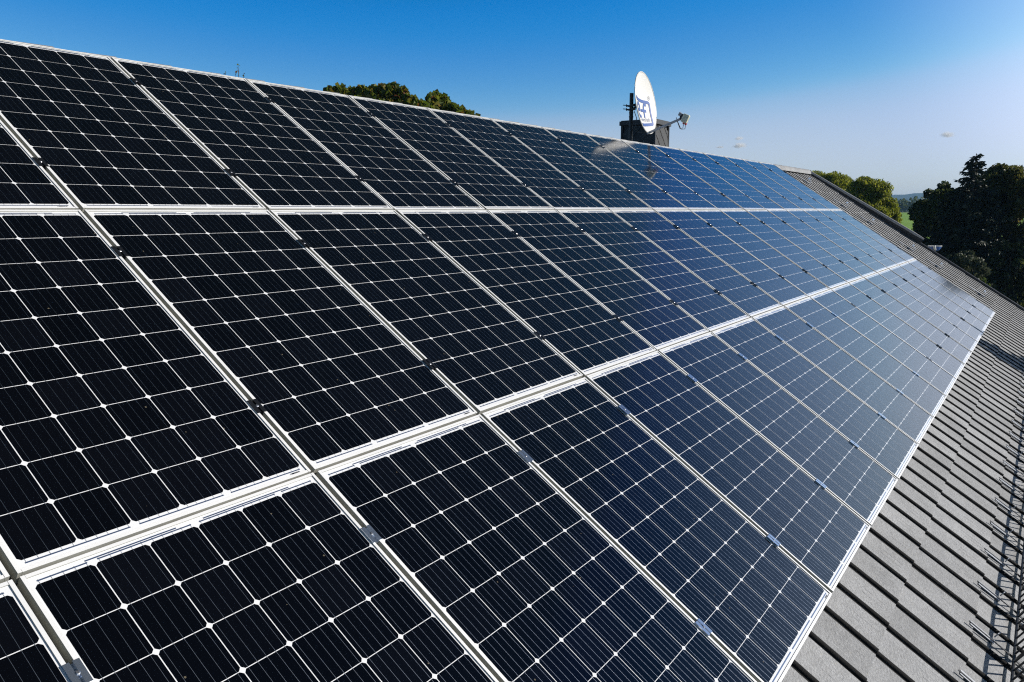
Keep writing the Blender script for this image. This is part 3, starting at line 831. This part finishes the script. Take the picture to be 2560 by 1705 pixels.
for r in range(3):
    for k in range(14, -3, -1):
        if r == 0 and k == -2: continue
        i = 14 - k
        look = 'near-black' if k < 4 else ('dark blue' if k < 8 else 'sky-reflecting blue')
        if r == 2: look = 'near-black' if k < 3 else ('slate-grey' if k < 7 else 'pale sky-reflecting')
        if i == 0: lab = f'{look} solar panel at the far verge end of the {ROWN[r]}'
        else: lab = f'{look} solar panel, {ORD[i]} from the far verge end of the {ROWN[r]}'
        loc = W((k+.5)*PU + R.uniform(-.0015,.0015), (r+.5)*PV + R.uniform(-.0015,.0015), R.uniform(-.002,.0015))
        t = thing('solar_panel', lab, 'solar panel', tuple(loc), (P + RAD(R.uniform(-.12,.12)), RAD(R.uniform(-.12,.12)), RAD(R.uniform(-.06,.06))), 'solar panels on the tiled roof')
        obj('frame', me_frame, t, local=True)
        bs = obj('backsheet', me_back, t, local=True)
        obj('cell_grid', me_cell, t, local=True)
        obj('busbar', me_bus, t, local=True)
        if k > -2 or r == 0 or True:
            for vv in (.31, 1.31):
                cm = me_cs if (r == 2 and k <= 7) else me_cb
                c_ = obj('mid_clamp', cm, t, loc=(-PU/2, PV/2 - vv + R.uniform(-.012,.012), 0), local=True)
                obj('bolt', me_bolt, c_, local=True)
        if k == 14:
            for vv in (.31, 1.31):
                c_ = obj('end_clamp', me_ce, t, loc=(PWD/2, PV/2 - vv, 0), local=True)
                obj('bolt', me_bolt, c_, loc=(.011,0,0), local=True)

# rails under the panels and the hooks beside the array
pos = {0: 'near its upper edge', 1: 'near its lower edge'}
for r in range(3):
    for q, vv in enumerate((.31, 1.31)):
        v = r*PV + vv; mb = MB(); ue = 15.22
        c8 = [W(a, v+b_, h) for a in (-2.4, ue) for b_, h in ((-.018,-.042),(.018,-.042),(.018,-.080),(-.018,-.080))]
        mb.add(c8, [(0,4,5,1),(1,5,6,2),(2,6,7,3),(3,7,4,0),(4,7,6,5),(0,1,2,3)])
        tag(mb.build('mounting_rail', M_silver), f'aluminium rail under the {ROWN[r]}, {pos[q]}, ending short of the verge', 'rail', 'mounting rails under the panels')
        th = tile_h(v)
        t = thing('roof_hook', f'small steel roof hook on bare tiles level with the {ROWN[r]}, {pos[q]}', 'roof hook', tuple(W(17.35, v, th)), group='roof hooks on the bare tile strip')
        mb = MB()
        def P3(a, b_, h): return W(17.35+a, v+b_, th+h)
        def slab(a0,a1,b0,b1,h0,h1):
            p = [P3(a,b_,h) for h in (h0,h1) for a,b_ in ((a0,b0),(a1,b0),(a1,b1),(a0,b1))]
            mb.add(p, [(0,3,2,1),(4,5,6,7),(0,1,5,4),(1,2,6,5),(2,3,7,6),(3,0,4,7)])
        slab(-.02,.02,-.30,.06,.012,.020); slab(-.02,.02,.052,.06,.02,.075); slab(-.02,.02,-.02,.06,.0755,.083)
        mb.build('hook_arm', M_galv, t)
        mb = MB(); slab(-.06,.06,-.03,.005,.0835,.115); mb.build('rail_stub', M_silver, t)

# ---------------------------------------------------------------- snow guard
sg = thing('snow_guard', 'dark metal lattice snow guard standing along the lower edge of the tiles', 'snow guard', tuple(W(8, 5.98, -.12)))
gv = 5.98
def G(u, h, dv=0): return W(u, gv+dv, tile_h(gv)+h)
U0, U1 = -2.5, 19.0; hb, ht = .04, .235
mb = MB(); mb.tube([G(U0,hb), G(U1,hb)], .009, 8); mb.build('bottom_rail', M_guard, sg)
mb = MB(); mb.bar(G(U0,ht), G(U1,ht), .020, .010, upv=(0,-SP,CP)); mb.bar(G(U0,ht-.012,-.006), G(U1,ht-.012,-.006), .005, .016, upv=(0,-SP,CP)); mb.build('top_rail', M_guard, sg)
mb = MB(); u = U0
while u < U1: mb.bar(G(u,hb), G(u,ht), .0085, .0085, upv=(1,0,0)); u += .10
w_ = mb.build('lattice_wires', M_guard, sg); tag(w_, kind='stuff')
u = UR - .30*70 + .12 + .02
while u < U1:
    if u > 1.2:
        mb = MB()
        mb.bar(G(u,.026,-.27), G(u,.026,-.02), .011, .004, upv=(0,-SP,CP))
        mb.bar(G(u,.026,-.02), G(u,.012,.14), .024, .005, upv=(0,-SP,CP))
        mb.bar(G(u,.032,.02), G(u,ht,.012), .026, .006, upv=(0,1,0))
        mb.bar(G(u,.032,.13), G(u,.15,.015), .020, .006, upv=(0,1,0))
        mb.build('support_bracket', M_guard, sg)
        mb = MB(); mb.bar(G(u+.034,.010,-.25), G(u+.034,.010,-.10), .046, .003, upv=(0,-SP,CP)); mb.build('base_plate', M_galv, sg)
        mb = MB(); mb.tube([G(u+.07,.02,-.11), G(u+.07,.05,-.11), G(u+.10,.05,-.10)], .004, 6); mb.build('wire_clip', M_galv, sg)
    u += .60

# ---------------------------------------------------------------- small things beyond the verge
def fixture():
    a = az_px(2337, 615); D = 23.3; p = at(a, D, CAM.z + a[2]*D)
    root = thing('floodlight', 'small white and blue half-bowl lamp sticking out past the verge', 'lamp', tuple(p))
    h = Vector((.55,-.83,0)); n2 = Vector((-.83,-.55,0)); vs = []; fs = []; n = 16; m = 6
    for i in range(m+1):
        t = math.pi/2*i/m
        for k in range(n):
            f = 2*math.pi*k/n; r = .17*math.cos(t)
            vs.append(p + h*(r*math.cos(f)) + n2*(r*.6*math.sin(f)) + Vector((0,0,-.14*math.sin(t))))
    for i in range(m):
        for k in range(n): fs.append((i*n+k, i*n+(k+1) % n, (i+1)*n+(k+1) % n, (i+1)*n+k))
    bw = MB().add(vs, fs).build('bowl', mat('lamp_blue', (.05,.12,.36), .35), root, smooth=True)
    mb = MB(); mb.tube([p + h*(.17*math.cos(2*math.pi*k/24)) + n2*(.10*math.sin(2*math.pi*k/24)) for k in range(25)], .012, 6, cap=False); mb.build('rim', M_dish, root)
    mb = MB(); mb.tube([p+h*-.06+n2*.09+Vector((0,0,.01)), p+h*-.055+n2*.105+Vector((0,0,-.05)), p+h*-.02+n2*.09+Vector((0,0,-.10))], [.03,.035,.02], 10); mb.build('lamp_head', M_dish, root, smooth=True)
    MB().bar(p+Vector((0,0,-.1)), p+Vector((-.35,-.1,-.25)), .03).build('arm', M_dark, root)
fixture()

def yard_bits():
    a = az_px(2530); b = at(a, 54.)
    t = thing('storage_box', 'dark red box with a pale rim at the foot of the dark trees', 'box', tuple(b))
    mb = MB(); x, y = b.x, b.y; mb.box(x-.3, x+.3, y-.22, y+.22, .05, .95); mb.build('body', mat('dull_red', (.16,.012,.010), .5), t)
    MB().box(x-.33, x+.33, y-.25, y+.25, .951, 1.02).build('lid', mat('pale_rim', (.5,.46,.42), .6), t)
    mb = MB()
    for dx in (-.22,.22): mb.box(x+dx-.04, x+dx+.04, y-.2, y+.2, 0, .0499)
    mb.build('foot', M_black, t)
    a = az_px(2551); b = at(a, 53.); x, y = b.x, b.y
    t = thing('timber_post', 'pale weathered timber post beside the red box', 'post', tuple(b))
    MB().box(x-.09, x+.09, y-.09, y+.05, 0, 1.28).build('post', mat('weathered_timber', (.36,.27,.15), .8, var=.2), t)
    MB().box(x-.10, x+.10, y-.14, y-.0905, .15, 1.25).build('white_board', mat('white_paint', (.8,.8,.78), .6), t)
    a = az_px(2556); b = at(a, 51.); x, y = b.x, b.y
    t = thing('blue_pole', 'thin blue pole leaning against the pale timber post', 'pole', tuple(b))
    mb = MB(); mb.tube([(x,y,0),(x-.1,y-.35,2.2)], .035, 8); mb.build('pole', mat('blue_paint', (.03,.12,.38), .4), t)
    mb = MB(); mb.tube([(x-.1,y-.35,2.2),(x-.104,y-.36,2.26)], .042, 8); mb.build('end_cap', M_black, t)
yard_bits()

# ---------------------------------------------------------------- small fair-weather clouds
def cloud_material(d):
    m = bpy.data.materials.new('cloud_vapour'); m.use_nodes = True; nt = m.node_tree; nt.nodes.clear()
    out = nt.nodes.new('ShaderNodeOutputMaterial'); pv = nt.nodes.new('ShaderNodeVolumePrincipled')
    pv.inputs['Color'].default_value = (1,1,1,1); pv.inputs['Anisotropy'].default_value = .0
    tc = nt.nodes.new('ShaderNodeTexCoord'); ln = nt.nodes.new('ShaderNodeVectorMath'); ln.operation = 'LENGTH'
    nt.links.new(tc.outputs['Object'], ln.inputs[0])
    nz = nt.nodes.new('ShaderNodeTexNoise'); nz.inputs['Scale'].default_value = 1.9; nz.inputs['Detail'].default_value = 6; nz.inputs['Roughness'].default_value = .65
    nt.links.new(tc.outputs['Object'], nz.inputs['Vector'])
    ad = nt.nodes.new('ShaderNodeMath'); ad.operation = 'MULTIPLY_ADD'; ad.inputs[1].default_value = 1.5
    nt.links.new(nz.outputs[0], ad.inputs[0]); nt.links.new(ln.outputs['Value'], ad.inputs[2])
    mr = nt.nodes.new('ShaderNodeMapRange'); mr.inputs[1].default_value = 1.5; mr.inputs[2].default_value = .75; mr.inputs[3].default_value = 0; mr.inputs[4].default_value = d
    nt.links.new(ad.outputs[0], mr.inputs[0]); nt.links.new(mr.outputs[0], pv.inputs['Density']); nt.links.new(pv.outputs[0], out.inputs['Volume'])
    return m
M_cloud = cloud_material(.06)
def ico(name):
    mb = MB(); n, m = 16, 10; vs = [(0,0,1)]; fs = []
    for i in range(1, m):
        t = math.pi*i/m
        for k in range(n): vs.append((math.sin(t)*math.cos(2*math.pi*k/n), math.sin(t)*math.sin(2*math.pi*k/n), math.cos(t)))
    vs.append((0,0,-1)); q = len(vs)-1
    for k in range(n): fs.append((0, 1+k, 1+(k+1) % n)); fs.append((q, q-n+(k+1) % n, q-n+k))
    for i in range(m-2):
        for k in range(n): fs.append((1+i*n+k, 1+(i+1)*n+k, 1+(i+1)*n+(k+1) % n, 1+i*n+(k+1) % n))
    return mb.add(vs, fs).mesh(name, M_cloud)
me_cl = ico('cloud')
CD = 6000.
for (x, y, wpx, hpx, lab) in ((2369,337,26,12,'small white cloud alone in the sky above the dark trees'),
                        (1850,364,30,12,'wider white cloudlet low over the ridge, under a smaller one'),
                        (1848,346,20,8,'narrow white cloudlet just above the wider one over the ridge'),
                        (1800,368,18,6,'faint cloudlet beside the pair over the ridge')):
    a = az_px(x, y); o = obj('cloud', me_cl, loc=(CAM.x+a[0]*CD, CAM.y+a[1]*CD, CAM.z+a[2]*CD))
    k = CD/2016.94/1.35; o.scale = (wpx*k, wpx*k, hpx*k); o.rotation_euler = (0,0,x*.1)
    tag(o, lab, 'cloud', 'small clouds over the horizon')

# ---------------------------------------------------------------- the air between the near and the far things
mz = bpy.data.materials.new('haze'); mz.use_nodes = True; nt = mz.node_tree; nt.nodes.clear()
zo = nt.nodes.new('ShaderNodeOutputMaterial'); zv = nt.nodes.new('ShaderNodeVolumePrincipled')
zv.inputs['Color'].default_value = (.38, .66, 1., 1); zv.inputs['Density'].default_value = .00020
nt.links.new(zv.outputs[0], zo.inputs['Volume'])
tag(MB().box(-3700, 3700, -3700, 3700, -1.2, 72.).build('haze', mz), kind='stuff')
